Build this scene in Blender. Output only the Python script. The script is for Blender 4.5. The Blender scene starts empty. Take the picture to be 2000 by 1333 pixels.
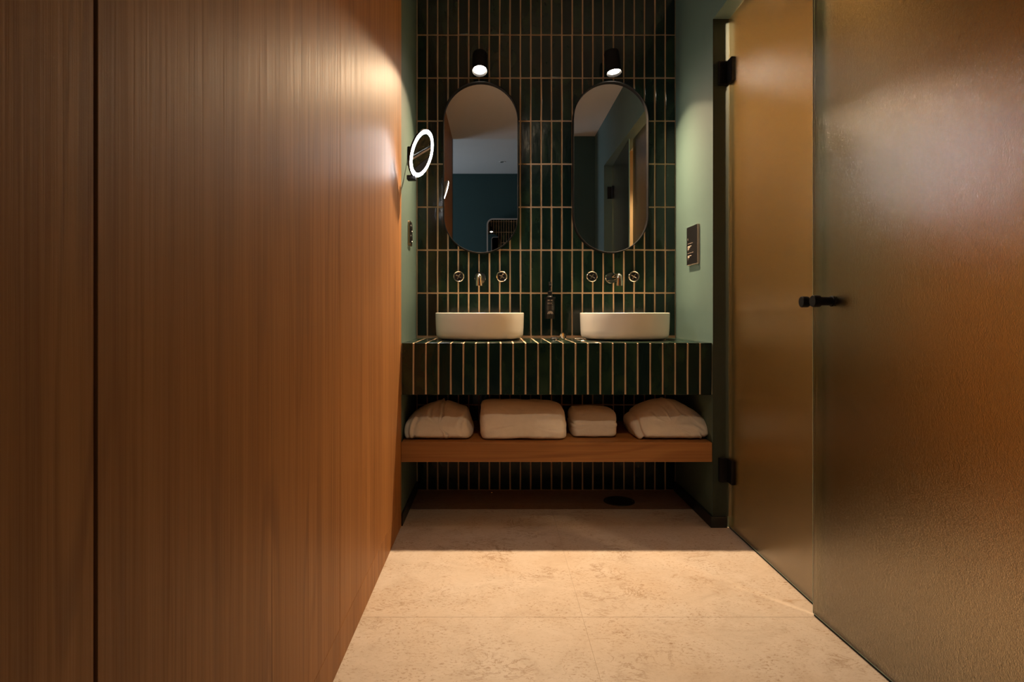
import bpy, bmesh, math, random
from mathutils import Vector, Matrix, noise

random.seed(7)
scene = bpy.context.scene
COL = scene.collection
F = 1200.0                       # focal length in pixels of the 2000 x 1333 frame
VX, VY = 967.0, 610.0            # where the camera axis meets the frame
CAM_H = 1.0

# ------------------------------------------------------------------ camera
cam_d = bpy.data.cameras.new('camera')
cam_d.sensor_width = 36.0
cam_d.lens = F / 2000.0 * 36.0
cam_d.shift_x = (1000.0 - VX) / 2000.0
cam_d.shift_y = -(666.5 - VY) / 2000.0
cam_d.clip_start = 0.02
cam = bpy.data.objects.new('camera', cam_d)
cam.location = (0, 0, CAM_H)
cam.rotation_euler = (math.pi / 2, 0, 0)
COL.objects.link(cam)
scene.camera = cam

# ------------------------------------------------------------------ world, view
world = bpy.data.worlds.new('world')
scene.world = world
world.use_nodes = True
world.node_tree.nodes['Background'].inputs[0].default_value = (0.35, 0.5, 0.8, 1)
world.node_tree.nodes['Background'].inputs[1].default_value = 0.3
vs = scene.view_settings
vs.view_transform = 'Standard'
vs.look = 'None'
vs.gamma = 1.0
vs.use_curve_mapping = False
vs.exposure = 0.9
scene.cycles.caustics_reflective = True
scene.cycles.caustics_refractive = True
scene.cycles.max_bounces = 12
scene.cycles.diffuse_bounces = 6
scene.cycles.sample_clamp_indirect = 3.0

WARM = (1.0, 0.70, 0.42)
SCONCE_W = 165.0
DAY_W = 19.0
RING_E = 46.0
WC_W, SHOWER_W = 165.0, 46.0
FILL_W = 38.0


def light(name, kind, loc, energy, color, target=None, direction=None, **kw):
    d = bpy.data.lights.new(name, kind)
    d.energy = energy
    d.color = color
    for k, v in kw.items():
        setattr(d, k, v)
    o = bpy.data.objects.new(name, d)
    o.location = loc
    if target is not None:
        direction = Vector(target) - Vector(loc)
    if direction is not None:
        o.rotation_euler = Vector(direction).to_track_quat('-Z', 'Y').to_euler()
    COL.objects.link(o)
    return o

# daylight entering the bedroom window behind the camera
light('window_daylight', 'AREA', (-2.55, -1.1, 1.7), DAY_W, (0.72, 0.85, 1.0), direction=(1, 0, 0.15),
      shape='RECTANGLE', size=1.2, size_y=1.4)

# ------------------------------------------------------------------ helpers


def link(o, parent=None):
    COL.objects.link(o)
    if parent is not None:
        o.parent = parent
    return o


def tag(o, label=None, cat=None, group=None, kind=None):
    if label: o['label'] = label
    if cat: o['category'] = cat
    if group: o['group'] = group
    if kind: o['kind'] = kind
    return o


def empty(name, loc=(0, 0, 0), label=None, cat=None, group=None):
    o = bpy.data.objects.new(name, None)
    o.location = loc
    o.empty_display_size = 0.05
    link(o)
    return tag(o, label, cat, group)


def mesh_obj(name, bm, mat, parent=None, smooth=False, loc=None, angle=None):
    me = bpy.data.meshes.new(name)
    bmesh.ops.recalc_face_normals(bm, faces=bm.faces)
    bm.to_mesh(me)
    bm.free()
    if mat is not None:
        for m in (mat if isinstance(mat, (list, tuple)) else [mat]):
            me.materials.append(m)
    if smooth:
        me.polygons.foreach_set('use_smooth', [True] * len(me.polygons))
        if angle:
            me.set_sharp_from_angle(angle=math.radians(angle))
    o = bpy.data.objects.new(name, me)
    link(o, parent)
    if loc is not None:
        o.location = loc
    return o


def bm_box(bm, x0, x1, y0, y1, z0, z1, bevel=0.0, seg=1):
    r = bmesh.ops.create_cube(bm, size=1.0)
    for v in r['verts']:
        v.co = Vector(((x0 + x1) / 2 + v.co.x * (x1 - x0), (y0 + y1) / 2 + v.co.y * (y1 - y0),
                       (z0 + z1) / 2 + v.co.z * (z1 - z0)))
    if bevel > 0:
        es = list({e for v in r['verts'] for e in v.link_edges})
        bmesh.ops.bevel(bm, geom=es, offset=bevel, segments=seg, profile=0.5, affect='EDGES')
    return bm


def box(name, mat, x0, x1, y0, y1, z0, z1, parent=None, bevel=0.0, seg=1, origin=None):
    bm = bmesh.new()
    ox, oy, oz = origin if origin else (0, 0, 0)
    bm_box(bm, x0 - ox, x1 - ox, y0 - oy, y1 - oy, z0 - oz, z1 - oz, bevel, seg)
    return mesh_obj(name, bm, mat, parent, loc=origin, smooth=(seg > 1), angle=30 if seg > 1 else None)


def struct(name, mat, boxes, parent=None):
    bm = bmesh.new()
    for b in boxes:
        bm_box(bm, *b)
    o = mesh_obj(name, bm, mat, parent)
    o['kind'] = 'structure'
    return o


def bm_lathe(bm, profile, n=48, sx=1.0, sy=1.0, axis=None, origin=(0, 0, 0)):
    """profile: list of (r, h) turned about z; axis: direction that z becomes"""
    rot = Vector((0, 0, 1)).rotation_difference(Vector(axis).normalized()).to_matrix() if axis else Matrix.Identity(3)
    org = Vector(origin)
    rings = []
    for r, h in profile:
        if r < 1e-6:
            rings.append([bm.verts.new(org + rot @ Vector((0, 0, h)))])
        else:
            rings.append([bm.verts.new(org + rot @ Vector((r * sx * math.cos(2 * math.pi * i / n),
                                                           r * sy * math.sin(2 * math.pi * i / n), h))) for i in range(n)])
    for a, b in zip(rings[:-1], rings[1:]):
        for i in range(n):
            j = (i + 1) % n
            if len(a) == 1 and len(b) == 1:
                continue
            if len(a) == 1:
                bm.faces.new((a[0], b[i], b[j]))
            elif len(b) == 1:
                bm.faces.new((a[i], b[0], a[j]))
            else:
                bm.faces.new((a[i], b[i], b[j], a[j]))
    return bm


def lathe(name, mat, profile, parent=None, n=48, sx=1.0, sy=1.0, axis=None, origin=(0, 0, 0), loc=None, angle=35):
    bm = bmesh.new()
    bm_lathe(bm, profile, n, sx, sy, axis, origin)
    return mesh_obj(name, bm, mat, parent, smooth=True, angle=angle, loc=loc)


def tube(name, mat, pts, r, parent=None, n=16, caps=True, loc=None):
    pts = [Vector(p) for p in pts]
    bm = bmesh.new()
    rings = []
    prev = None
    for i, p in enumerate(pts):
        d = (pts[min(i + 1, len(pts) - 1)] - pts[max(i - 1, 0)]).normalized()
        if prev is None:
            u = d.orthogonal().normalized()
        else:
            u = (prev - d * prev.dot(d)).normalized()
        prev = u
        w = d.cross(u)
        rr = r[i] if isinstance(r, (list, tuple)) else r
        rings.append([bm.verts.new(p + (u * math.cos(2 * math.pi * k / n) + w * math.sin(2 * math.pi * k / n)) * rr)
                      for k in range(n)])
    for a, b in zip(rings[:-1], rings[1:]):
        for k in range(n):
            bm.faces.new((a[k], a[(k + 1) % n], b[(k + 1) % n], b[k]))
    if caps:
        bm.faces.new(rings[0][::-1])
        bm.faces.new(rings[-1])
    return mesh_obj(name, bm, mat, parent, smooth=True, angle=40, loc=loc)


def px(x, y, depth):
    """point seen at pixel (x, y) of the frame at that depth"""
    return Vector(((x - VX) / F * depth, depth, CAM_H + (VY - y) / F * depth))

# ------------------------------------------------------------------ materials


class NT:
    def __init__(self, name):
        self.m = bpy.data.materials.new(name)
        self.m.use_nodes = True
        self.t = self.m.node_tree
        self.b = self.t.nodes['Principled BSDF']
        self.out = self.t.nodes['Material Output']

    def n(self, typ, **kw):
        nd = self.t.nodes.new(typ)
        for k, v in kw.items():
            if k.startswith('i_'):
                key = k[2:]
                key = int(key) if key.isdigit() else key.replace('_', ' ')
                if isinstance(v, bpy.types.NodeSocket):
                    self.t.links.new(v, nd.inputs[key])
                else:
                    nd.inputs[key].default_value = v
            else:
                setattr(nd, k, v)
        return nd

    def l(self, a, b):
        self.t.links.new(a, b)

    def coord(self, scale=(1, 1, 1), which='Object', rot=(0, 0, 0), loc=None):
        tc = self.n('ShaderNodeTexCoord')
        mp = self.n('ShaderNodeMapping')
        mp.inputs['Scale'].default_value = scale
        mp.inputs['Rotation'].default_value = rot
        if loc is not None:
            if isinstance(loc, bpy.types.NodeSocket):
                self.l(loc, mp.inputs['Location'])
            else:
                mp.inputs['Location'].default_value = loc
        self.l(tc.outputs[which], mp.inputs[0])
        return mp.outputs[0]

    def noise(self, vec, scale, detail=4, rough=0.55, dist=0.0):
        nd = self.n('ShaderNodeTexNoise')
        nd.inputs['Scale'].default_value = scale
        nd.inputs['Detail'].default_value = detail
        nd.inputs['Roughness'].default_value = rough
        nd.inputs['Distortion'].default_value = dist
        self.l(vec, nd.inputs['Vector'])
        return nd.outputs['Fac']

    def ramp(self, fac, stops, interp='LINEAR'):
        r = self.n('ShaderNodeValToRGB')
        r.color_ramp.interpolation = interp
        el = r.color_ramp.elements
        while len(el) < len(stops):
            el.new(0.5)
        for e, (p, c) in zip(el, stops):
            e.position = p
            e.color = (c if len(c) == 4 else (*c, 1)) if isinstance(c, (tuple, list)) else (c, c, c, 1)
        self.l(fac, r.inputs[0])
        return r.outputs[0]

    def mix(self, fac, a, b, mode='MIX'):
        nd = self.n('ShaderNodeMix', data_type='RGBA', blend_type=mode)
        for s, v in ((nd.inputs[0], fac), (nd.inputs[6], a), (nd.inputs[7], b)):
            if isinstance(v, bpy.types.NodeSocket):
                self.l(v, s)
            elif isinstance(v, (tuple, list)):
                s.default_value = (*v, 1) if len(v) == 3 else v
            else:
                s.default_value = v
        return nd.outputs[2]

    def bump(self, height, strength=0.2, dist=0.01, normal=None):
        nd = self.n('ShaderNodeBump')
        nd.inputs['Strength'].default_value = strength
        nd.inputs['Distance'].default_value = dist
        self.l(height, nd.inputs['Height'])
        if normal is not None:
            self.l(normal, nd.inputs['Normal'])
        return nd.outputs[0]

    def set(self, **kw):
        for k, v in kw.items():
            s = self.b.inputs[k.replace('_', ' ')]
            if isinstance(v, bpy.types.NodeSocket):
                self.l(v, s)
            elif isinstance(v, (tuple, list)):
                s.default_value = (*v, 1) if len(v) == 3 else v
            else:
                s.default_value = v
        return self


def simple(name, color, rough=0.5, metal=0.0, spec=0.5, var=0.08, nscale=30, bump=0.0, coat=0.0):
    t = NT(name)
    v = t.coord()
    n = t.noise(v, nscale, 3)
    c = t.mix(n, tuple(x * (1 - var) for x in color), tuple(min(1, x * (1 + var)) for x in color))
    t.set(Base_Color=c, Roughness=rough, Metallic=metal)
    t.b.inputs['Specular IOR Level'].default_value = spec
    t.b.inputs['Coat Weight'].default_value = coat
    if bump:
        t.set(Normal=t.bump(n, bump, 0.004))
    return t.m


def emit(name, color, strength):
    t = NT(name)
    t.set(Base_Color=(0.8, 0.8, 0.8), Roughness=0.3)
    t.b.inputs['Emission Color'].default_value = (*color, 1)
    t.b.inputs['Emission Strength'].default_value = strength
    return t.m


def wood(name, axis, tone=1.0, hue=0):
    """oak veneer, grain along axis ('z' upright or 'x' lying); object info random shifts each board"""
    t = NT(name)
    oi = t.n('ShaderNodeObjectInfo')
    off = t.n('ShaderNodeMath', operation='MULTIPLY', i_0=oi.outputs['Random'], i_1=17.0)
    cmb = t.n('ShaderNodeCombineXYZ', i_0=off.outputs[0], i_1=off.outputs[0], i_2=off.outputs[0])
    if axis == 'z':
        sc_f, sc_m, sc_b = (210, 210, 2.2), (16, 16, 0.45), (5.0, 5.0, 0.30)
    else:
        sc_f, sc_m, sc_b = (2.2, 210, 210), (0.6, 16, 16), (0.4, 5, 5)
    fine = t.noise(t.coord(sc_f, loc=cmb.outputs[0]), 1.0, 4, 0.6)
    med = t.noise(t.coord(sc_m, loc=cmb.outputs[0]), 1.0, 5, 0.62, 0.3)
    big = t.noise(t.coord(sc_b, loc=cmb.outputs[0]), 1.0, 2, 0.4, 0.5)
    # cathedral figure: nested dark arches of a stretched field, in places only
    ph = t.n('ShaderNodeMath', operation='MULTIPLY', i_0=big, i_1=70.0)
    sn = t.n('ShaderNodeMath', operation='SINE', i_0=ph.outputs[0])
    rings = t.ramp(sn.outputs[0], [(0.0, 0.0), (0.35, 0.0), (1.0, 1.0)])
    patch = t.ramp(t.noise(t.coord(tuple(c * 0.8 for c in sc_b), loc=cmb.outputs[0]), 1.0, 2), [(0.42, 0.0), (0.62, 1.0)])
    rmask = t.mix(1.0, rings, patch, 'MULTIPLY')
    base = t.ramp(med, [(0.28, tuple(c * tone for c in (0.25, 0.110, 0.034))),
                        (0.5, tuple(c * tone for c in (0.34, 0.156, 0.049))),
                        (0.74, tuple(c * tone for c in (0.41, 0.198, 0.067)))])
    base = t.mix(t.ramp(fine, [(0.36, 0.40), (0.52, 0.0)]), base, tuple(c * tone for c in (0.20, 0.080, 0.023)))
    fsoft = t.n('ShaderNodeMath', operation='MULTIPLY', i_0=rmask, i_1=0.5)
    base = t.mix(fsoft.outputs[0], base, tuple(c * tone for c in (0.17, 0.065, 0.018)))
    sc_s = (34, 34, 0.5) if axis == 'z' else (0.5, 34, 34)
    streak = t.ramp(t.noise(t.coord(sc_s, loc=cmb.outputs[0]), 1.0, 3, 0.5, 0.3), [(0.64, 0.0), (0.72, 0.55)])
    base = t.mix(streak, base, tuple(c * tone for c in (0.14, 0.052, 0.014)))
    t.set(Base_Color=base, Roughness=t.ramp(fine, [(0.3, 0.60), (0.7, 0.46)]),
          Normal=t.bump(fine, 0.15, 0.002))
    t.b.inputs['Specular IOR Level'].default_value = 0.3
    return t.m


def stone(name):
    t = NT(name)
    v = t.coord(which='Object')
    big = t.noise(v, 1.7, 4, 0.6, 0.4)
    cloud = t.noise(v, 6.0, 7, 0.7, 0.8)
    base = t.ramp(cloud, [(0.30, (0.39, 0.322, 0.26)), (0.5, (0.465, 0.398, 0.335)), (0.72, (0.515, 0.452, 0.395))])
    base = t.mix(t.ramp(big, [(0.35, 0.5), (0.62, 0.0)]), base, (0.45, 0.34, 0.24))
    # fine specks gathered in loose clusters
    sp = t.noise(t.coord((1.0, 1.5, 1)), 75, 6, 0.75, 0.6)
    spm = t.ramp(sp, [(0.535, 0.0), (0.615, 1.0)])
    cl = t.noise(t.coord((1, 1.3, 1), loc=(3.1, 1.7, 0)), 5.0, 5, 0.7, 0.8)
    clm = t.ramp(cl, [(0.38, 0.12), (0.62, 0.9)])
    col = t.mix(t.mix(1.0, spm, clm, 'MULTIPLY'), base, (0.24, 0.15, 0.075))
    # fossil blotches
    bl = t.noise(t.coord((1.0, 1.9, 1), loc=(5.5, 0.3, 0)), 8.5, 7, 0.78, 1.1)
    blm = t.ramp(bl, [(0.60, 0.0), (0.70, 0.7)])
    col = t.mix(blm, col, (0.27, 0.175, 0.09))
    # wandering veins in a few places
    vn = t.noise(t.coord((1.0, 1.7, 1), loc=(7.3, 2.2, 0)), 4.4, 8, 0.7, 1.8)
    ab = t.n('ShaderNodeMath', operation='SUBTRACT', i_0=vn, i_1=0.5)
    ab2 = t.n('ShaderNodeMath', operation='ABSOLUTE', i_0=ab.outputs[0])
    vein = t.ramp(ab2.outputs[0], [(0.0, 1.0), (0.022, 0.0)])
    vm = t.ramp(t.noise(t.coord(loc=(1.1, 9.2, 0)), 3.0, 4), [(0.54, 0.0), (0.62, 0.8)])
    col = t.mix(t.mix(1.0, vein, vm, 'MULTIPLY'), col, (0.21, 0.125, 0.055))
    t.set(Base_Color=col, Roughness=t.ramp(cloud, [(0.3, 0.58), (0.7, 0.45)]), Normal=t.bump(sp, 0.06, 0.002))
    t.b.inputs['Specular IOR Level'].default_value = 0.4
    return t.m


def tile_mat():
    t = NT('green_glazed_tile')
    oi = t.n('ShaderNodeObjectInfo')
    v = t.coord((1, 1, 1))
    n1 = t.noise(t.coord((9, 9, 5), which='Object'), 1.0, 3)
    wn = t.n('ShaderNodeTexNoise', noise_dimensions='4D')
    t.l(t.coord((14, 14, 7)), wn.inputs['Vector'])
    mw = t.n('ShaderNodeMath', operation='MULTIPLY', i_0=oi.outputs['Random'], i_1=40.0)
    t.l(mw.outputs[0], wn.inputs['W'])
    wn.inputs['Scale'].default_value = 1.0
    wn.inputs['Detail'].default_value = 4.0
    glaze = t.ramp(wn.outputs['Fac'], [(0.25, (0.002, 0.009, 0.008)), (0.5, (0.006, 0.018, 0.014)), (0.8, (0.020, 0.042, 0.022))])
    tone = t.ramp(oi.outputs['Random'], [(0.0, (0.55, 0.62, 0.75)), (0.5, (0.95, 0.95, 0.9)), (1.0, (1.35, 1.25, 1.0))])
    col = t.mix(1.0, glaze, tone, 'MULTIPLY')
    wave = t.n('ShaderNodeTexNoise', noise_dimensions='4D')
    t.l(t.coord((26, 26, 10)), wave.inputs['Vector'])
    t.l(mw.outputs[0], wave.inputs['W'])
    wave.inputs['Scale'].default_value = 1.0
    wave.inputs['Detail'].default_value = 2.0
    t.set(Base_Color=col, Roughness=0.16, Normal=t.bump(wave.outputs['Fac'], 0.25, 0.006))
    t.b.inputs['Specular IOR Level'].default_value = 0.5
    return t.m


def glass_mat():
    """finely hammered, satin shower glass"""
    t = NT('textured_glass')
    v = t.coord()
    fine = t.noise(v, 390, 2, 0.6)
    mid = t.noise(v, 110, 2, 0.5)
    b1 = t.bump(fine, 0.42, 0.0012)
    b2 = t.bump(mid, 0.12, 0.002, b1)
    gl = t.n('ShaderNodeBsdfGlossy', i_Color=(1, 1, 1, 1), i_Roughness=0.11)
    rf = t.n('ShaderNodeBsdfRefraction', i_Color=(0.92, 0.86, 0.70, 1), i_Roughness=0.13, i_IOR=1.12)
    t.l(b2, gl.inputs['Normal'])
    t.l(b1, rf.inputs['Normal'])
    fr = t.n('ShaderNodeFresnel', i_IOR=1.55)
    fb = t.n('ShaderNodeMath', operation='MULTIPLY_ADD', i_0=fr.outputs[0], i_1=1.0, i_2=0.03)
    mx = t.n('ShaderNodeMixShader')
    t.l(fb.outputs[0], mx.inputs[0])
    t.l(rf.outputs[0], mx.inputs[1])
    t.l(gl.outputs[0], mx.inputs[2])
    t.l(mx.outputs[0], t.out.inputs['Surface'])
    return t.m


def terry_mat():
    t = NT('white_terry')
    v = t.coord()
    n = t.noise(v, 420, 3, 0.7)
    n2 = t.noise(v, 30, 4, 0.6)
    c = t.mix(n2, (0.70, 0.665, 0.60), (0.82, 0.79, 0.73))
    t.set(Base_Color=c, Roughness=0.95, Normal=t.bump(n, 0.5, 0.003, t.bump(n2, 0.25, 0.01)))
    t.b.inputs['Specular IOR Level'].default_value = 0.1
    t.b.inputs['Sheen Weight'].default_value = 0.25
    return t.m


M = {}
M['paint'] = simple('sage_green_paint', (0.080, 0.136, 0.122), 0.62, var=0.06, nscale=6, spec=0.35)
M['frame'] = simple('dark_green_frame', (0.018, 0.028, 0.022), 0.6, spec=0.3)
M['teal'] = simple('dark_teal_paint', (0.03, 0.065, 0.062), 0.6, var=0.06, nscale=4, spec=0.3)
M['white'] = simple('ceiling_white', (0.62, 0.60, 0.56), 0.8, var=0.03, nscale=4, spec=0.2)
M['beige'] = simple('cubicle_plaster', (0.47, 0.345, 0.185), 0.75, var=0.08, nscale=5, spec=0.2)
M['grout'] = simple('sand_grout', (0.62, 0.44, 0.28), 0.9, var=0.12, nscale=40, spec=0.2, bump=0.2)
M['stonegrout'] = simple('stone_joint', (0.37, 0.30, 0.235), 0.85, var=0.1, nscale=40)
M['skirting'] = simple('black_skirting', (0.008, 0.011, 0.012), 0.5, var=0.1)
M['wood'] = wood('oak_veneer_upright', 'z')
M['woodx'] = wood('oak_veneer_lying', 'x', 0.92)
M['stone'] = stone('beige_limestone')
M['tile'] = tile_mat()
M['glass'] = glass_mat()
M['glassedge'] = simple('green_glass_edge', (0.25, 0.42, 0.34), 0.15, spec=0.6)
M['black'] = simple('matt_black_metal', (0.004, 0.004, 0.0045), 0.55, var=0.15, spec=0.15)
M['blackpl'] = simple('black_plastic', (0.008, 0.008, 0.009), 0.3, spec=0.5)
M['chrome'] = simple('polished_nickel', (0.72, 0.66, 0.58), 0.09, metal=1.0, var=0.03)
M['bronze'] = simple('bronze_plate', (0.42, 0.28, 0.17), 0.28, metal=1.0, var=0.05)
M['ceramic'] = simple('cream_white_ceramic', (0.78, 0.745, 0.67), 0.22, var=0.015, nscale=5, spec=0.5)
M['mirror'] = simple('silvered_mirror', (0.82, 0.82, 0.82), 0.005, metal=1.0, var=0.0)
M['terry'] = terry_mat()
M['lens'] = emit('lamp_lens', (1.0, 0.86, 0.68), 26.0)
M['ring'] = emit('led_ring', (1.0, 0.97, 0.96), RING_E)
M['print'] = simple('printed_lettering', (0.62, 0.52, 0.43), 0.6)
M['printdim'] = simple('dim_printed_lettering', (0.16, 0.125, 0.105), 0.6)
M['cardedge'] = simple('plaque_core', (0.46, 0.38, 0.31), 0.6)
M['drain'] = simple('dark_drain', (0.012, 0.015, 0.015), 0.45)

# ------------------------------------------------------------------ room dimensions
XL, XR = -0.438, 1.012          # niche walls
YF, YB = 2.857, 3.448           # counter front, tiled back wall
ZC = 2.785                      # corridor ceiling
XG = 1.086                      # glass plane of the closed door
YD0, YD1 = 1.12, 2.857           # door opening along the right wall
ZH = 2.362                      # underside of the door header

# floor: stone slabs with real joints
fl = struct('floor', M['stonegrout'], [(-2.7, 2.7, -2.2, 3.6, -0.06, -0.0006)])
xs = [-2.62, -1.30, -0.51, 0.2863, 1.085, 1.88, 2.62]
ys = [-2.1, -0.40, 0.80, 2.013, 3.226, 3.5]
for i in range(len(xs) - 1):
    for j in range(len(ys) - 1):
        g = 0.0006
        bm = bmesh.new()
        x0, x1, y0, y1 = xs[i] + g, xs[i + 1] - g, ys[j] + g, ys[j + 1] - g
        bm_box(bm, x0, x1, y0, y1, -0.0012, 0.0, 0.0003)
        mesh_obj('floor_slab', bm, M['stone'], fl)

# ceilings
struct('ceiling', M['white'], [(XL - 0.1, 1.3, 0.56, YB + 0.1, ZC, ZC + 0.1)])
struct('ceiling_bedroom', M['white'], [(-2.7, 2.7, -2.2, 0.62, 3.0, 3.1)])
struct('ceiling_cubicles', M['white'], [(1.1, 2.4, YD0 - 0.1, YB + 0.1, 2.5, 2.6)])

# left wall: substrate, oak panels, green painted end
wl = struct('wall_left', M['skirting'], [(XL - 0.12, XL - 0.02, 0.54, YB + 0.1, 0, ZC + 0.1)])
for y0, y1 in ((0.54, 0.674), (0.674, 1.735), (1.735, YF + 0.012)):
    g0 = 0.0035 if abs(y0 - 0.674) < 1e-6 else 0.0009
    g1 = 0.0035 if abs(y1 - 0.674) < 1e-6 else (0.0 if y1 > 2 else 0.0009)
    box('wood_panel', M['wood'], XL - 0.02, XL, y0 + g0, y1 - g1, 0.1055, ZC, wl, 0.0006,
        origin=(XL - 0.01, (y0 + y1) / 2, 1.4))
    box('wood_plinth', M['wood'], XL - 0.02, XL, y0 + g0, y1 - g1, 0.0, 0.104, wl, 0.0006,
        origin=(XL - 0.01, (y0 + y1) / 2, 0.05))
box('painted_wall_end', M['paint'], XL - 0.02, XL - 0.003, YF + 0.012, YB + 0.05, 0.0, ZC, wl)

# right wall: niche side, header over the doors, pier beyond them
struct('wall_right', M['paint'], [(XR, 1.14, YD1, YB + 0.1, 0, ZC + 0.05)])
struct('wall_right_header', M['paint'], [(XR, 1.14, YD0, YD1, ZH, ZC + 0.05)])
struct('wall_right_pier', M['paint'], [(XR, 1.14, 0.60, YD0, 0, ZC + 0.05)])
# pier wall that narrows the passage, and the bedroom behind the camera
struct('wall_front', M['teal'], [(0.62, 2.7, 0.50, 0.60, 0, 3.05)])
struct('trim_3', M['white'], [(XL, 0.62, 0.50, 0.56, ZC, 3.05)])
struct('wall_bedroom_front', M['teal'], [(-2.7, XL - 0.001, 0.44, 0.54, 0, 3.05)])
struct('wall_bedroom_back', M['teal'], [(-2.7, 2.7, -2.15, -2.04, 0, 3.05)])
struct('wall_bedroom_right', M['teal'], [(2.6, 2.7, -2.1, 0.55, 0, 3.05)])
struct('wall_bedroom_left', M['teal'], [(-2.7, -2.6, -2.1, -1.75, 0, 3.05), (-2.7, -2.6, -0.45, 0.5, 0, 3.05),
                                         (-2.7, -2.6, -1.75, -0.45, 0, 0.95), (-2.7, -2.6, -1.75, -0.45, 2.45, 3.05)])
wn = struct('window_1', M['white'], [(-2.69, -2.63, -1.75, -1.70, 0.95, 2.45), (-2.69, -2.63, -0.50, -0.45, 0.95, 2.45),
                                     (-2.69, -2.63, -1.70, -0.50, 0.95, 1.0), (-2.69, -2.63, -1.70, -0.50, 2.40, 2.45),
                                     (-2.69, -2.63, -1.12, -1.08, 1.0, 2.40)])
# cubicles behind the glass
struct('wall_cubicle_far', M['beige'], [(2.15, 2.25, YD0 - 0.1, YB + 0.1, 0, 2.55)])
struct('wall_cubicle_back', M['beige'], [(1.14, 2.2, 3.1, 3.2, 0, 2.55)])
struct('wall_cubicle_front', M['beige'], [(1.14, 2.2, 1.02, 1.12, 0, 2.55)])
struct('wall_cubicle_partition', M['beige'], [(1.126, 2.2, 2.035, 2.10, 0, 2.55)])
struct('trim_2', M['white'], [(1.114, 1.138, 2.020, 2.112, 0, 2.5)])  # added cap, white in place of the light on the partition end

# skirtings
struct('baseboard_right', M['skirting'], [(XR - 0.012, XR, YD1 - 0.012, YB - 0.012, 0, 0.052), (XR, 1.075, YD1 - 0.012, YD1, 0, 0.052)])
struct('baseboard_left', M['skirting'], [(XL - 0.003, XL + 0.006, YF + 0.014, YB - 0.012, 0, 0.052)])
struct('trim_1', M['frame'], [(XR, 1.14, YD1 - 0.004, YD1, 0.052, ZH)])

# ------------------------------------------------------------------ tiled back wall
TD = 0.0045
wb = struct('wall_back', M['grout'], [(XL - 0.02, XR + 0.02, YB + 0.001, YB + 0.12, 0, ZC + 0.05)])
PX = (XR - XL) / 25.0
GROUT = 0.0085


def tile_mesh(w, h, seed, d=TD, wob=0.0009):
    """front face towards -y, centred; edges a little uneven, corners chamfered"""
    rnd = random.Random(seed)
    bm = bmesh.new()
    c = 0.0015
    rings = []
    ring0 = [(-w / 2, -h / 2), (w / 2, -h / 2), (w / 2, 0), (w / 2, h / 2), (-w / 2, h / 2), (-w / 2, 0)]
    jit = [(rnd.uniform(-wob, wob), rnd.uniform(-wob, wob)) for _ in ring0]
    pts = [(x + j[0], z + j[1]) for (x, z), j in zip(ring0, jit)]
    for y, k in ((0.002, 0.0), (-d + c, 0.0), (-d, c)):
        r = []
        for (x, z), (x0, z0) in zip(pts, ring0):
            sx = (x0 > 0) - (x0 < 0)
            sz = (z0 > 0) - (z0 < 0)
            r.append(bm.verts.new((x - sx * k, y + (rnd.uniform(-.0006, .0006) if k else 0), z - sz * k)))
        rings.append(r)
    for a, b in zip(rings[:-1], rings[1:]):
        for i in range(6):
            j = (i + 1) % 6
            bm.faces.new((a[i], a[j], b[j], b[i]))
    f = rings[-1]
    bm.faces.new((f[0], f[1], f[2], f[5]))
    bm.faces.new((f[5], f[2], f[3], f[4]))
    bmesh.ops.recalc_face_normals(bm, faces=bm.faces)
    me = bpy.data.meshes.new('tile')
    bm.to_mesh(me)
    bm.free()
    me.materials.append(M['tile'])
    return me


_variants = {}


def tile(parent, loc, w, h, rot=(0, 0, 0), tilt=0.006):
    key = (round(w, 4), round(h, 4))
    if key not in _variants:
        _variants[key] = [tile_mesh(w, h, 100 * len(_variants) + k) for k in range(6)]
    o = bpy.data.objects.new('tile', random.choice(_variants[key]))
    o.location = loc
    o.rotation_euler = (rot[0] + random.uniform(-tilt, tilt), rot[1], rot[2] + random.uniform(-tilt, tilt))
    return link(o, parent)

row_h = 0.2414
z_line = 1.1063                                    # a horizontal joint seen above the basins
rows = [(0.0, 0.2385), (0.2385, 0.48), (0.48, 0.635)]
z = z_line - row_h
while z < ZC - 0.01:
    rows.append((z, min(z + row_h, ZC)))
    z += row_h
for (z0, z1) in rows:
    for i in range(25):
        xc = XL + PX * (i + 0.5)
        tile(wb, (xc, YB, (z0 + z1) / 2), PX - GROUT, (z1 - z0) - GROUT)

# ------------------------------------------------------------------ vanity counter
CT, CB = 0.857, 0.614
vc = empty('vanity_counter', ((XL + XR) / 2, YF, CB), 'dark green tiled vanity counter spanning the niche under both basins', 'counter')
V0 = Vector(vc.location)
box('grout_core', M['grout'], XL + .001 - V0.x, XR - .001 - V0.x, 0.0055, YB - 0.002 - YF - .008, 0.002, CT - CB - 0.0035, vc)
for i in range(25):
    xc = XL + PX * (i + 0.5) - V0.x
    tile(vc, (xc, 0.0045, (CT - CB) / 2), PX - GROUT + 0.0005, CT - CB - 0.001)
    y0 = 0.003
    for dy in (0.2414, 0.2414, 0.095):
        y1 = min(y0 + dy, YB - YF - 0.009)
        tile(vc, (xc, (y0 + y1) / 2, CT - CB - 0.0045), PX - GROUT + 0.0005, y1 - y0 - GROUT * 0.8, rot=(-math.pi / 2, 0, 0), tilt=0.003)
        y0 = y1

# oak shelf below
sh = box('wooden_shelf', M['woodx'], XL + 0.001, XR - 0.002, YF, YB - 0.012, 0.302, 0.393, None, 0.0015,
         origin=((XL + XR) / 2, YF, 0.302))
tag(sh, 'thick oak shelf below the tiled counter holding white towels', 'shelf')

# ------------------------------------------------------------------ basins


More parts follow.
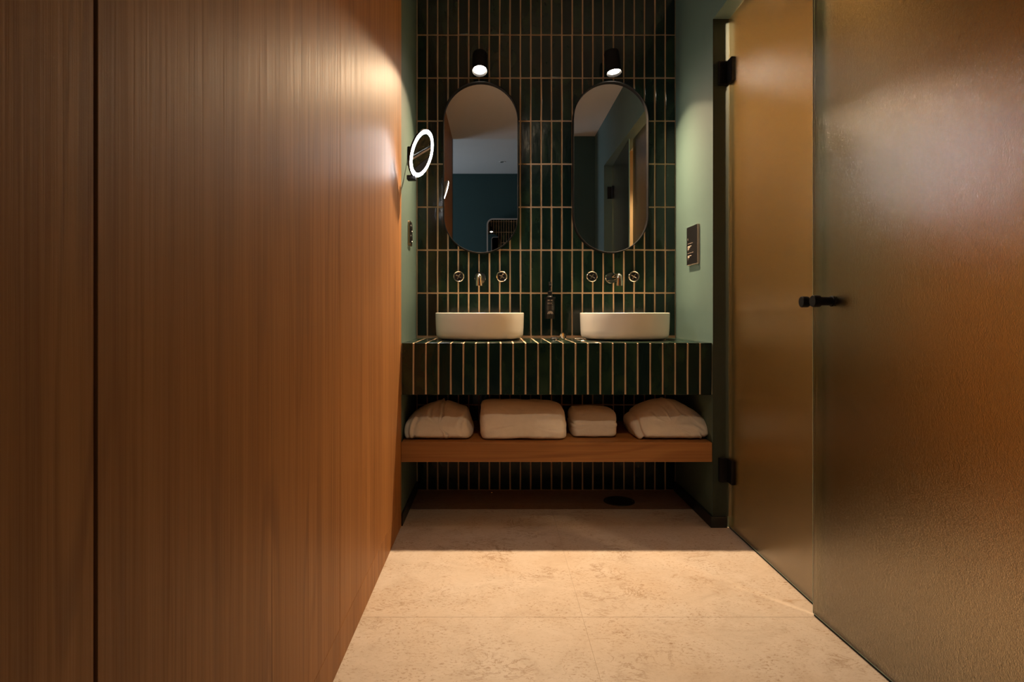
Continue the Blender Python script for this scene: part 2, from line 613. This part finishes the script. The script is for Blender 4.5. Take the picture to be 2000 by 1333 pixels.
def basin(loc, label):
    r = 0.2305
    prof = [(0.0, 0.004), (r * 0.90, 0.004), (r * 0.93, 0.006), (r * 0.965, 0.012), (r * 0.985, 0.024), (r * 0.992, 0.05), (r, 0.10), (r * 1.003, 0.133),
            (r * 1.0, 0.1365), (r * 0.99, 0.138), (r * 0.97, 0.1375), (r * 0.962, 0.134), (r * 0.955, 0.10),
            (r * 0.93, 0.05), (r * 0.85, 0.028), (r * 0.5, 0.02), (r * 0.12, 0.018), (0.0, 0.018)]
    o = empty('wash_basin', loc, label, 'basin', 'round countertop basins')
    lathe('bowl', M['ceramic'], prof, o, 96, 1.0, 0.90, angle=50)
    lathe('foot', M['black'], [(0, 0), (r * 0.86, 0), (r * 0.86, 0.0045), (0, 0.0045)], o, 64, 1.0, 0.90)  # foot coloured black to give the shaded recess below the bowl
    lathe('drain', M['chrome'], [(0, 0.0235), (0.028, 0.0225), (0.032, 0.0175)], o, 32)
    return o

YBAS = 3.222
basin((px(937, 0, YBAS).x, YBAS, CT + 0.0018), 'round white basin on the counter beside the wood panelled wall')
basin((px(1219.5, 0, YBAS).x, YBAS, CT + 0.0018), 'round white basin on the counter under the right-hand mirror')

# ------------------------------------------------------------------ wall taps


def tap(xc, label, xh):
    yw = YB - TD
    o = empty('wall_tap', (xc, yw, 1.19), label, 'tap', 'wall mounted taps')
    lathe('spout_plate', M['chrome'], [(0, 0), (0.032, 0), (0.032, 0.006), (0.029, 0.009), (0.0, 0.009)], o, 40, axis=(0, -1, 0), origin=(0, 0, 0.002))
    L = 0.235
    sp = tube('spout', M['chrome'], [(0, 0, 0)] + [(0, -L + 0.012, 0)] +
              [(0, -L + 0.012 - 0.016 * math.sin(a), -0.016 + 0.016 * math.cos(a)) for a in (0.3, 0.7, 1.1, 1.45)] +
              [(0, -L - 0.004, -0.03)], 0.0155, o, 24)
    tube('nozzle', M['chrome'], [(0, -L - 0.004, -0.026), (0, -L - 0.004, -0.053)], 0.0178, sp, 24)
    for dx in xh:
        h = lathe('handle', M['chrome'], [(0.0, 0.0), (0.0305, 0.0), (0.0315, 0.004), (0.0315, 0.030), (0.0310, 0.034), (0.0295, 0.0365), (0.0275, 0.0375), (0.0252, 0.0365), (0.0238, 0.034), (0.0235, 0.030), (0.0, 0.030)],
                  o, 48, axis=(0, -1, 0), origin=(dx - xc, 0, 0.008))
        lathe('handle_centre', M['blackpl'], [(0.022, 0.0300), (0.0218, 0.0312), (0.0, 0.0312)], h, 40, axis=(0, -1, 0), origin=(dx - xc, 0, 0.008))
        for a in (0.5, 2.1):
            bmx = bmesh.new()
            bm_box(bmx, -0.017, 0.017, -0.0348, -0.031, -0.002, 0.002, 0.0008)
            bmesh.ops.rotate(bmx, verts=bmx.verts, cent=(0, 0, 0), matrix=Matrix.Rotation(a, 3, 'Y'))
            bmesh.ops.translate(bmx, verts=bmx.verts, vec=(dx - xc, 0, 0.008))
            mesh_obj('grip_bar', bmx, M['chrome'], h)
    return o

YW = YB - TD
tap(px(938, 0, YW).x, 'polished nickel wall tap with two round handles above the basin nearest the wood wall',
    [px(896, 0, YW - .03).x, px(980, 0, YW - .03).x])
tap(px(1193, 0, YW).x, 'polished nickel wall tap with two round handles above the right-hand basin',
    [px(1156, 0, YW - .03).x, px(1238, 0, YW - .03).x])

# ------------------------------------------------------------------ pill mirrors


def stadium(r, h, n=28):
    """outline of a pill: half width r, half height h, in x,z"""
    s = h - r
    return [(r * math.cos(math.pi * i / n), s + r * math.sin(math.pi * i / n)) for i in range(n + 1)] + \
           [(r * math.cos(math.pi + math.pi * i / n), -s + r * math.sin(math.pi + math.pi * i / n)) for i in range(n + 1)]


def pill_mirror(xc, zc, label):
    y_wall = YB - TD - 0.001
    o = empty('pill_mirror', (xc, y_wall, zc), label, 'mirror', 'pill shaped wall mirrors')
    R, H = 0.2095, 0.4765
    dep, t, rec = 0.046, 0.0055, 0.02
    bm = bmesh.new()
    loops = []
    for (ins, y) in ((0.0, 0.0), (0.0, -dep + .001), (0.001, -dep), (t - .001, -dep), (t, -dep + 0.001), (t, -dep + rec)):
        loops.append([bm.verts.new((x, y, z)) for x, z in stadium(R - ins, H - ins)])
    n = len(loops[0])
    for a, b in zip(loops[:-1], loops[1:]):
        for i in range(n):
            bm.faces.new((a[i], a[(i + 1) % n], b[(i + 1) % n], b[i]))
    bm.faces.new(loops[0])
    mesh_obj('frame', bm, M['black'], o, smooth=True, angle=35)
    bm = bmesh.new()
    v = [bm.verts.new((x, -dep + rec - 0.001, z)) for x, z in stadium(R - t - 0.0002, H - t - 0.0002)]
    w = [bm.verts.new((x, -dep + rec + 0.004, z)) for x, z in stadium(R - t - 0.0002, H - t - 0.0002)]
    bm.faces.new(v)
    bm.faces.new(w[::-1])
    for i in range(n):
        bm.faces.new((v[i], v[(i + 1) % n], w[(i + 1) % n], w[i]))
    mesh_obj('mirror_glass', bm, M['mirror'], o)
    return o

YM = 3.395
pill_mirror(px(939, 0, YM).x, 1 + 0.8015, 'tall pill shaped mirror in thin black frame beside the glowing ring mirror')
pill_mirror(px(1193.5, 0, YM).x, 1 + 0.8035, 'tall pill shaped mirror in thin black frame reflecting the glass doors')

# ------------------------------------------------------------------ spot sconces


def beam(ld, power=6.8):
    """lamp with a reflector: brightest along its axis, dimmer towards the rim of the cone"""
    ld.use_nodes = True
    nt = ld.node_tree
    em = next(n for n in nt.nodes if n.type == 'EMISSION')
    tc = nt.nodes.new('ShaderNodeTexCoord')
    sp = nt.nodes.new('ShaderNodeSeparateXYZ')
    ab = nt.nodes.new('ShaderNodeMath'); ab.operation = 'ABSOLUTE'
    rp = nt.nodes.new('ShaderNodeMath'); rp.operation = 'POWER'; rp.inputs[1].default_value = power
    nt.links.new(tc.outputs['Normal'], sp.inputs[0])
    nt.links.new(sp.outputs['Z'], ab.inputs[0])
    nt.links.new(ab.outputs[0], rp.inputs[0])
    nt.links.new(rp.outputs[0], em.inputs['Strength'])


def sconce(p, axis, label, watts):
    """p: centre of the lens; axis: where it shines"""
    ax = Vector(axis).normalized()
    o = empty('spot_sconce', (p[0], YB - TD, p[2] + 0.06), label, 'lamp', 'black wall spot lamps')
    org = Vector(p) - Vector(o.location)
    rot_axis = -ax
    lathe('lamp_body', M['black'], [(0.034, 0.0), (0.040, -0.012), (0.0415, -0.010), (0.042, 0.10), (0.040, 0.112), (0.0, 0.114)], o, 40, axis=rot_axis, origin=org)
    lathe('lens', M['lens'], [(0.0345, 0.0005), (0.030, -0.002), (0.0, -0.003)], o, 40, axis=rot_axis, origin=org)
    mid = org + rot_axis * 0.07
    tube('arm', M['black'], [mid, (mid.x * 0.5, mid.y * 0.5, mid.z), (0, 0, mid.z)], 0.008, o)
    lathe('wall_plate', M['black'], [(0, 0), (0.03, 0), (0.03, 0.012), (0, 0.012)], o, 32, axis=(0, -1, 0), origin=(0, 0, mid.z))
    lp = Vector(p) + ax * 0.014
    l = light('spot_light', 'SPOT', lp - Vector(o.location), watts, WARM, direction=ax, spot_size=math.radians(104), spot_blend=0.11, shadow_soft_size=0.022)
    l.parent = o
    beam(l.data)
    return o

SL = px(937, 136, 3.352)
SR = px(1199, 139, 3.352)


def down(phi_deg, dx=0.0):
    f = math.radians(phi_deg)
    return (dx, -math.cos(f), -math.sin(f))

sconce(SL, down(65, 0.0), 'lit black spot lamp over the mirror nearest the wood wall', SCONCE_W)
sconce(SR, down(80, 0.10), 'lit black spot lamp over the right-hand mirror', SCONCE_W)

# ------------------------------------------------------------------ lit magnifying mirror
mg_c = px(823, 300, 2.87)
mg_n = Vector((0.908, -0.265, -0.318)).normalized()
mg = empty('magnifying_mirror', (XL - 0.003, 3.11, 1.80), 'round magnifying mirror with glowing white light ring on swing arm', 'mirror')
m0 = Vector(mg.location)
cc = mg_c - m0
RO = 0.110
lathe('mirror_housing', M['black'], [(0.0, -0.014), (RO * 0.9, -0.014), (RO * 1.003, -0.008), (RO * 1.003, 0.002), (RO * 0.99, 0.002), (0.0, -0.001)], mg, 64, axis=mg_n, origin=cc)
lathe('light_ring', M['ring'], [(RO * 0.835, 0.0), (RO * 0.835, 0.004), (RO * 0.855, 0.006), (RO * 0.97, 0.006), (RO, 0.004), (RO, 0.002)], mg, 72, axis=mg_n, origin=cc)
lathe('mirror_glass', M['mirror'], [(RO * 0.837, 0.0035), (0.0, 0.0015)], mg, 64, axis=mg_n, origin=cc)
up_in = (Vector((0, 0, 1)) - mg_n * mg_n.z).normalized()
jt = cc - up_in * (RO + 0.012) - mg_n * 0.012
bmj = bmesh.new()
bm_box(bmj, -0.02, 0.02, -0.02, 0.02, -0.011, 0.011, 0.003)
mesh_obj('joint', bmj, M['black'], mg, loc=jt)
lathe('pivot', M['chrome'], [(0, -0.012), (0.004, -0.012), (0.004, 0.014), (0, 0.014)], mg, 16, axis=up_in, origin=cc - up_in * (RO + 0.002) - mg_n * 0.008)
elbow = Vector((0.035, -0.13, -0.115))
tube('arm', M['black'], [jt, elbow], 0.0045, mg, 12)
tube('arm', M['black'], [elbow, (0.02, 0.0, -0.0)], 0.0045, mg, 12)
box('wall_plate', M['black'], 0.0, 0.018, -0.022, 0.022, -0.035, 0.035, mg, 0.003)

# ------------------------------------------------------------------ socket on the painted wall
so = empty('wall_socket', (XL - 0.003, 3.15, 1.402), 'bronze framed black wall socket beside the basin nearest the wood wall', 'socket')


def rounded_rect(w, h, r, n=6):
    out = []
    for cx, cz, a0 in ((w - r, h - r, 0), (-w + r, h - r, 1), (-w + r, -h + r, 2), (w - r, -h + r, 3)):
        for i in range(n + 1):
            a = math.pi / 2 * (a0 + i / n)
            out.append((cx + r * math.cos(a), cz + r * math.sin(a)))
    return out


def slab_x(name, mat, outline, x0, x1, parent, sign=1):
    """outline in (y, z), extruded along x"""
    bm = bmesh.new()
    a = [bm.verts.new((x0, y, z)) for y, z in outline]
    b = [bm.verts.new((x1, y, z)) for y, z in outline]
    n = len(a)
    bm.faces.new(a)
    bm.faces.new(b[::-1])
    for i in range(n):
        bm.faces.new((a[i], a[(i + 1) % n], b[(i + 1) % n], b[i]))
    return mesh_obj(name, bm, mat, parent)

slab_x('frame', M['bronze'], rounded_rect(0.048, 0.062, 0.012), 0.0, 0.009, so)
slab_x('insert', M['blackpl'], rounded_rect(0.041, 0.054, 0.008), 0.009, 0.0115, so)
for zc in (0.026, -0.026):
    lathe('socket_well', M['blackpl'], [(0.0205, 0.0), (0.0205, 0.004), (0.0175, 0.004), (0.0165, 0.001), (0, 0.001)], so, 32, axis=(1, 0, 0), origin=(0.0115, 0, zc))
    for dy in (-0.0095, 0.0095):
        lathe('contact', M['bronze'], [(0.0028, 0.0), (0.0028, 0.0018), (0, 0.0018)], so, 12, axis=(1, 0, 0), origin=(0.0120, dy, zc))

# ------------------------------------------------------------------ black notice plaque
pq = empty('notice_plaque', (XR, 3.122, 1.34), 'small black notice plaque with pale lettering on the sage green wall', 'plaque')
box('board', M['cardedge'], -0.011, 0.0, -0.083, 0.083, -0.0975, 0.0975, pq)
box('face', M['blackpl'], -0.0125, -0.011, -0.081, 0.083, -0.0955, 0.0975, pq)


def strokes(parent, mat, y_start, z, widths, h, x=-0.0131, gap=0.004, name='lettering'):
    """one printed line: word after word, running from the back of the niche towards the room"""
    bm = bmesh.new()
    y = y_start
    for w in widths:
        bm_box(bm, x, x + 0.0008, y - w, y, z - h / 2, z + h / 2)
        y -= w + gap
    o = mesh_obj(name, bm, mat, parent)
    o['kind'] = 'stuff'
    return o

strokes(pq, M['printdim'], 0.066, 0.036, [0.007], 0.010)
for zz, mt, ws in ((0.012, 'printdim', [0.016, 0.011, 0.02, 0.008, 0.018]), (-0.002, 'print', [0.012, 0.018, 0.008, 0.014]), (-0.0085, 'print', [0.014, 0.009, 0.012]),
                   (-0.015, 'print', [0.010, 0.012]), (-0.0215, 'printdim', [0.009, 0.005]), (-0.037, 'printdim', [0.02, 0.012, 0.016, 0.01, 0.02]),
                   (-0.051, 'print', [0.016, 0.009, 0.014, 0.012]), (-0.0575, 'print', [0.01, 0.016]), (-0.064, 'printdim', [0.012, 0.008]), (-0.0705, 'printdim', [0.008])):
    strokes(pq, M[mt], 0.066, zz, ws, 0.0032, gap=0.0025)

# ------------------------------------------------------------------ soap bottle in a wall holder
bt_p = px(1074, 623, 3.40)
bt = empty('soap_bottle', bt_p, 'slim black pump soap bottle with printed label held on the tiles between the basins', 'bottle')
lathe('bottle_body', M['blackpl'], [(0, 0), (0.024, 0), (0.0265, 0.004), (0.0265, 0.105), (0.024, 0.116), (0.012, 0.126), (0.010, 0.134), (0, 0.134)], bt, 32)
lathe('pump_collar', M['black'], [(0, 0.130), (0.0125, 0.130), (0.0125, 0.150), (0.006, 0.154), (0.0045, 0.18), (0, 0.18)], bt, 24)
tube('pump_spout', M['black'], [(0, 0.006, 0.186), (0, -0.012, 0.187), (0, -0.032, 0.180)], [0.0075, 0.0065, 0.004], bt, 12)
lathe('pump_head', M['black'], [(0, 0.176), (0.008, 0.177), (0.0085, 0.198), (0.0065, 0.204), (0, 0.205)], bt, 20)


def curved_mark(name, mat, a0, a1, z0, z1, r=0.0269, n=6):
    bm = bmesh.new()
    lo, hi = [], []
    for i in range(n + 1):
        a = a0 + (a1 - a0) * i / n
        lo.append(bm.verts.new((r * math.sin(a), -r * math.cos(a), z0)))
        hi.append(bm.verts.new((r * math.sin(a), -r * math.cos(a), z1)))
    for i in range(n):
        bm.faces.new((lo[i], lo[i + 1], hi[i + 1], hi[i]))
    bmesh.ops.solidify(bm, geom=bm.faces[:], thickness=0.0003)
    return mesh_obj(name, bm, mat, bt)

for z0, a0, a1, hh, mt in ((0.100, -.55, -.1, .004, 'print'), (0.100, .05, .5, .004, 'print'), (0.091, -.6, .6, .0025, 'printdim'), (0.084, -.6, .35, .003, 'print'),
                           (0.077, -.6, .6, .0025, 'printdim'), (0.066, -.6, .6, .0025, 'printdim'), (0.058, -.6, .5, .0025, 'printdim'), (0.051, -.6, .6, .002, 'printdim')):
    curved_mark('lettering', M[mt], a0, a1, z0, z0 + hh)
bm = bmesh.new()
n = 20
prev = None
for i in range(n + 1):                                # half-moon seal low on the label
    a = math.pi * i / n
    ro, ri = 0.017, 0.004
    pt = []
    for rr in (ro, ri):
        xx = rr * math.cos(a)
        ang = xx / 0.027
        pt.append(bm.verts.new((0.0271 * math.sin(ang), -0.0271 * math.cos(ang), 0.026 + rr * math.sin(a))))
    if prev:
        bm.faces.new((prev[0], pt[0], pt[1], prev[1]))
    prev = pt
bmesh.ops.solidify(bm, geom=bm.faces[:], thickness=0.0003)
mesh_obj('round_seal', bm, M['print'], bt)
lathe('holder_ring', M['black'], [(0.0275, 0.0), (0.0305, 0.0), (0.0305, 0.012), (0.0275, 0.012), (0.0275, 0.0)], bt, 32, origin=(0, 0, 0.108))
box('holder_bracket', M['black'], -0.008, 0.008, 0.028, YB - TD - bt_p.y, 0.106, 0.122, bt)

# ------------------------------------------------------------------ small plug on the counter
pl = empty('basin_plug', px(1088, 664, 3.17).to_tuple()[:2] + (CT + 0.0005,), 'small black and metal basin plug lying on the counter between the basins', 'plug')
lathe('rubber_plug', M['blackpl'], [(0, 0), (0.022, 0), (0.024, 0.004), (0.018, 0.012), (0.006, 0.015), (0, 0.015)], pl, 28, loc=(-0.014, 0, 0))
lathe('cap', M['chrome'], [(0, 0), (0.017, 0.0), (0.018, 0.003), (0.016, 0.007), (0.010, 0.005), (0, 0.004)], pl, 28, axis=(0.35, -0.9, 0.25), loc=(0.030, 0, 0.0185))
tube('chain', M['chrome'], [(-0.006, 0, 0.014), (0.004, -0.006, 0.012), (0.014, -0.004, 0.010), (0.024, 0.0, 0.014)], 0.002, pl, 8)

# ------------------------------------------------------------------ towels and robes on the shelf
SHZ = 0.3935


def soft_bundle(name, outline, y_front, depth, label, cat, wr=0.003, seed=0, lean=0.06, power=0.25, creases=(), grain=(1, 1, 1), wfreq=16.0, cloth='cloth'):
    """bundle of cloth lying on the shelf: front outline in pixels, lofted backwards with rounded ends, then creased"""
    n, m = 150, 50
    P = []
    ybot = max(y for _, y in outline)
    ytop = min(y for _, y in outline)
    for x, y in outline:
        k = (ybot - y) / (ybot - ytop)
        d = y_front + 0.02 + k * (lean + 0.05)
        zz = CAM_H - (y - VY) / F * d - SHZ
        P.append(Vector(((x - VX) / F * d, max(0.0, zz))))
    seg = [(P[(i + 1) % len(P)] - P[i]).length for i in range(len(P))]
    tot = sum(seg)
    R = []
    for k in range(n):
        d = tot * k / n
        i = 0
        while d > seg[i]:
            d -= seg[i]
            i += 1
        R.append(P[i].lerp(P[(i + 1) % len(P)], d / seg[i]))
    for _ in range(4):
        R = [(R[i - 1] + R[i] * 2 + R[(i + 1) % n]) / 4 for i in range(n)]
    cx = sum(p.x for p in R) / n
    H = max(p.y for p in R)
    cz = 0.42 * H
    bm = bmesh.new()
    rings = []
    for j in range(1, m):
        th = math.pi * j / m
        s_ = math.sin(th) ** power
        c = math.cos(th)
        y0 = -math.copysign(abs(c) ** 0.55, c) * depth / 2 + depth / 2
        ring = []
        for p in R:
            zq = cz + (p.y - cz) * s_
            yq = y0 + lean * (zq / H) ** 1.8 * (1 - y0 / depth)
            ring.append(bm.verts.new((cx + (p.x - cx) * s_, yq, max(0.0, zq))))
        rings.append(ring)
    for a_, b_ in zip(rings[:-1], rings[1:]):
        for i in range(n):
            bm.faces.new((a_[i], a_[(i + 1) % n], b_[(i + 1) % n], b_[i]))
    for r_ in (rings[0], rings[-1]):
        c = bm.verts.new(sum((v.co for v in r_), Vector()) / n)
        for i in range(n):
            bm.faces.new((r_[i], r_[(i + 1) % n], c))
    bmesh.ops.recalc_face_normals(bm, faces=bm.faces)
    bm.normal_update()
    moves = []
    for v in bm.verts:
        q = Vector((v.co.x * grain[0], v.co.y * grain[1], v.co.z * grain[2])) * wfreq + Vector((seed * 5.3, 0, seed * 3.1))
        w = (noise.noise(q) + 0.45 * noise.noise(q * 2.3)) * wr
        for (xa, za, xb, zb, amp, wid) in creases:      # ridge and valley along a slanted line
            ax, az, bx_, bz = xa, za, xb, zb
            dx, dz = bx_ - ax, bz - az
            L2 = dx * dx + dz * dz
            px_, pz = v.co.x - cx - ax, v.co.z - az
            tt = (px_ * dx + pz * dz) / L2
            fade = max(0.0, min(1.0, (tt + 0.12) / 0.24)) * max(0.0, min(1.0, (1.12 - tt) / 0.24))
            bow = 0.012 * math.sin(math.pi * max(0, min(1, tt)))
            dist = ((px_ * dz - pz * dx) / math.sqrt(L2) - bow) / wid
            w += amp * fade * (math.exp(-((dist - 1.0) / 0.9) ** 2) - 1.1 * math.exp(-((dist + 0.7) / 0.7) ** 2))
        moves.append(v.normal * w)
    for v, mv in zip(bm.verts, moves):
        v.co += mv
        v.co.z = max(v.co.z, 0.0006)
        v.co.x -= cx
    o = empty(name, (cx, y_front, SHZ), label, cat)
    mesh_obj(cloth, bm, M['terry'], o, smooth=True)
    return o

# robe bundle at the left end
soft_bundle('folded_robe', [(787, 862), (787, 848), (794, 822), (806, 809), (830, 795), (852, 785), (866, 783), (880, 788), (914, 801), (918, 822), (924, 845), (922, 860), (880, 863), (830, 863)],
            2.90, 0.34, 'white robe folded into a peaked bundle at the left end of the shelf', 'robe', 0.004, 1, lean=0.17,
            creases=[(0.012, 0.17, 0.045, 0.02, 0.009, 0.006), (-0.045, 0.13, -0.02, 0.04, 0.006, 0.008), (-0.10, 0.10, -0.115, 0.01, 0.007, 0.008),
                     (-0.14, 0.07, -0.135, 0.005, 0.006, 0.006), (0.12, 0.10, 0.10, 0.03, 0.005, 0.009)], grain=(1.3, 1, 0.6), cloth='robe_cloth')
# the wide folded towel
soft_bundle('folded_towel', [(939, 863), (937, 830), (938, 800), (941, 787), (960, 784), (1020, 785), (1075, 787), (1098, 793), (1104, 812), (1107, 840), (1108, 858), (1090, 863), (1000, 864)],
            2.895, 0.33, 'wide white folded bath towel in the middle of the shelf', 'towel', 0.0035, 2, lean=0.12, power=0.16,
            creases=[(-0.16, 0.05, -0.02, 0.10, 0.004, 0.008), (0.03, 0.09, 0.19, 0.045, 0.004, 0.009), (-0.08, 0.12, 0.05, 0.075, 0.003, 0.007)], grain=(0.9, 1, 1.8), cloth='towel_cloth')
# small towel set further back
soft_bundle('hand_towel', [(1118, 856), (1115, 835), (1112, 808), (1118, 797), (1150, 795), (1190, 798), (1201, 804), (1202, 822), (1204, 850), (1198, 856), (1160, 857)],
            2.955, 0.27, 'small white folded hand towel set back between the wide towel and the robe', 'towel', 0.002, 3, lean=0.10, power=0.16,
            creases=[(-0.11, 0.058, 0.11, 0.062, 0.006, 0.006)], grain=(0.8, 1, 1.8), cloth='towel_cloth')
# robe bundle at the right end
soft_bundle('folded_robe', [(1243, 863), (1240, 845), (1234, 828), (1236, 810), (1250, 796), (1275, 784), (1300, 779), (1322, 784), (1350, 798), (1372, 816), (1384, 830), (1389, 848), (1380, 856), (1365, 862), (1300, 863)],
            2.90, 0.34, 'white robe folded into a rounded bundle at the right end of the shelf', 'robe', 0.0035, 4, lean=0.17,
            creases=[(-0.165, 0.10, -0.15, 0.005, 0.012, 0.009), (0.02, 0.165, 0.13, 0.05, 0.008, 0.007), (-0.02, 0.13, 0.075, 0.03, 0.007, 0.007),
                     (-0.08, 0.11, 0.02, 0.05, 0.006, 0.008), (0.13, 0.06, 0.135, 0.005, 0.006, 0.006)], grain=(1.2, 1, 0.7), cloth='robe_cloth')

# ------------------------------------------------------------------ glass doors


def glass_door(name, p_free, p_hinge, z0, z1, label, knob_t, hinge_zs, hinge_side):
    """upright glass leaf from free edge to hinge edge (x, y), with knob and hinges"""
    a, b = Vector((*p_free, 0)), Vector((*p_hinge, 0))
    d = (b - a)
    L = d.length
    d.normalize()
    nrm = Vector((-d.y, d.x, 0))
    if nrm.x > 0:
        nrm = -nrm                                  # towards the passage
    o = empty(name, (b.x, b.y, 0.0), label, 'door', 'textured glass doors')
    th = 0.008
    ang = math.atan2((a - b).y, (a - b).x)
    o.rotation_euler = (0, 0, ang)                  # local x: hinge -> free edge
    inv = Matrix.Rotation(-ang, 3, 'Z')
    ln = inv @ nrm                                  # local passage side
    sgn = 1 if ln.y > 0 else -1
    box('glass_leaf', M['glass'], 0, L, -th / 2, th / 2, z0, z1, o, 0.0008)
    box('glass_edge', M['glassedge'], L + 0.0002, L + 0.0012, -th / 2, th / 2, z0, z1, o)
    box('glass_edge', M['glassedge'], 0, L, -th / 2, th / 2, z0 - 0.0012, z0 - 0.0002, o)
    box('gap_shadow_strip', M['black'], 0.002, L - 0.004, -0.003, 0.003, 0.0015, z0 - 0.0015, o)  # black strip stands for the shadow in the gap under the leaf
    kx = L - knob_t
    k = lathe('knob', M['black'], [(0, 0.0), (0.017, 0.0), (0.017, 0.002), (0.0135, 0.003), (0.0135, 0.040), (0.018, 0.041), (0.0185, 0.043), (0.0185, 0.061), (0.017, 0.063), (0, 0.063)],
              o, 32, axis=(0, sgn, 0), origin=(kx, sgn * th / 2, 1.034))
    lathe('knob', M['black'], [(0, 0.0), (0.017, 0.0), (0.017, 0.002), (0.0135, 0.003), (0.0135, 0.045), (0, 0.046)],
          o, 32, axis=(0, -sgn, 0), origin=(kx, -sgn * th / 2, 1.034))
    for hz in hinge_zs:
        h = box('hinge', M['black'], 0.002, 0.058, -0.014, 0.014, hz - 0.055, hz + 0.055, o, 0.002)
        box('hinge_wall_plate', M['black'], -0.010, 0.006, min(0, sgn * 0.05), max(0, sgn * 0.05), hz - 0.055, hz + 0.055, h, 0.0015)
    return o

# closed leaf next to the niche: hinged on the jamb
glass_door('glass_door', (XG, 2.010), (XG, YD1 - 0.012), 0.010, ZH - 0.006, 'textured glass door beside the tiled niche, hinged on the green jamb', 0.036, (2.108, 0.268), 1)
# second leaf, nearest the camera, standing slightly off the first
glass_door('glass_door', (1.050, 2.022), (1.092, YD0 + 0.012), 0.010, ZH - 0.006, 'textured glass door nearest the camera with a white glow on it', 0.105, (2.108, 0.268), -1)

# recessed ceiling lamps: unseen guesses in the cubicles, an added one in the passage


def downlight(loc, label, watts, size=80, rad=0.03, direction=(0, 0, -1), col=WARM, group='recessed ceiling spots', lit=True, power=None):
    o = empty('recessed_spot', loc, label, 'lamp', group)
    lathe('trim_ring', M['white'], [(0.030, 0.0), (0.030, -0.004), (0.045, -0.004), (0.046, 0.0)], o, 32)
    lathe('lens', M['lens'] if lit else M['chrome'], [(0.030, -0.0015), (0, -0.002)], o, 32)
    if lit:
        l = light('spot_light', 'SPOT', (0, 0, -0.012), watts, col, direction=direction, spot_size=math.radians(size), spot_blend=0.5, shadow_soft_size=rad)
        l.parent = o
        if power:
            beam(l.data, power)
    return o

downlight((1.50, 2.66, 2.5), 'small recessed ceiling lamp behind the glass door beside the niche', WC_W, 172, direction=(0, 0.25, -1))
downlight((1.33, 1.70, 2.5), 'small recessed ceiling lamp behind the glass door nearest the camera', SHOWER_W, 120, direction=(0.0, 0, -1))
downlight((0.30, 0.78, ZC), 'added fill lamp in the passage ceiling aimed at the counter front', FILL_W, 70, direction=(-0.01, 2.1, -2.2), power=25.0, rad=0.045)  # unseen lamp, added to light the towels and counter front
downlight((px(981, 312, 8.15).x, -1.34, 3.0), 'unlit recessed spot in the bedroom ceiling', 0, lit=False, group='bedroom ceiling spots')

# rounded mirror on the bedroom wall, caught in the left pill mirror
bmir = empty('bedroom_mirror', (0.24, -1.99, 1.62), 'tall rounded bedroom mirror in pale metal frame, seen in reflection', 'mirror')


def slab_y(name, mat, outline, y0, y1, parent):
    bm = bmesh.new()
    a = [bm.verts.new((x, y0, z)) for x, z in outline]
    b = [bm.verts.new((x, y1, z)) for x, z in outline]
    n = len(a)
    bm.faces.new(a)
    bm.faces.new(b[::-1])
    for i in range(n):
        bm.faces.new((a[i], a[(i + 1) % n], b[(i + 1) % n], b[i]))
    return mesh_obj(name, bm, mat, parent)

bm = bmesh.new()
loops = []
for ins, y in ((0, 0.0), (0, 0.03), (0.018, 0.03), (0.018, 0.012)):
    loops.append([bm.verts.new((x, y, z)) for x, z in rounded_rect(0.36 - ins, 0.72 - ins, 0.09 - ins)])
n = len(loops[0])
for a, b in zip(loops[:-1], loops[1:]):
    for i in range(n):
        bm.faces.new((a[i], a[(i + 1) % n], b[(i + 1) % n], b[i]))
mesh_obj('frame', bm, M['cardedge'], bmir)
slab_y('mirror_glass', M['mirror'], rounded_rect(0.342, 0.702, 0.072), 0.004, 0.014, bmir)

bmir.rotation_euler = (math.radians(-2.8), 0, 0)

# ------------------------------------------------------------------ floor drain and a small floor stud
dr = empty('floor_drain', (px(1208, 0, 3.26).x, 3.245, 0.0), 'dark round drain cover in the stone floor below the shelf', 'drain')
lathe('cover', M['drain'], [(0, 0.003), (0.066, 0.003), (0.068, 0.001)], dr, 48)
lathe('rim', M['drain'], [(0.069, 0.0), (0.070, 0.0042), (0.080, 0.0042), (0.082, 0.0)], dr, 48)
st = empty('floor_stud', (px(960, 0, 3.40).x, 3.40, 0.0), 'tiny metal stud on the floor against the tiled wall', 'stud')
lathe('stud_cap', M['chrome'], [(0, 0.006), (0.003, 0.0055), (0.005, 0.003), (0.0055, 0.0)], st, 16)
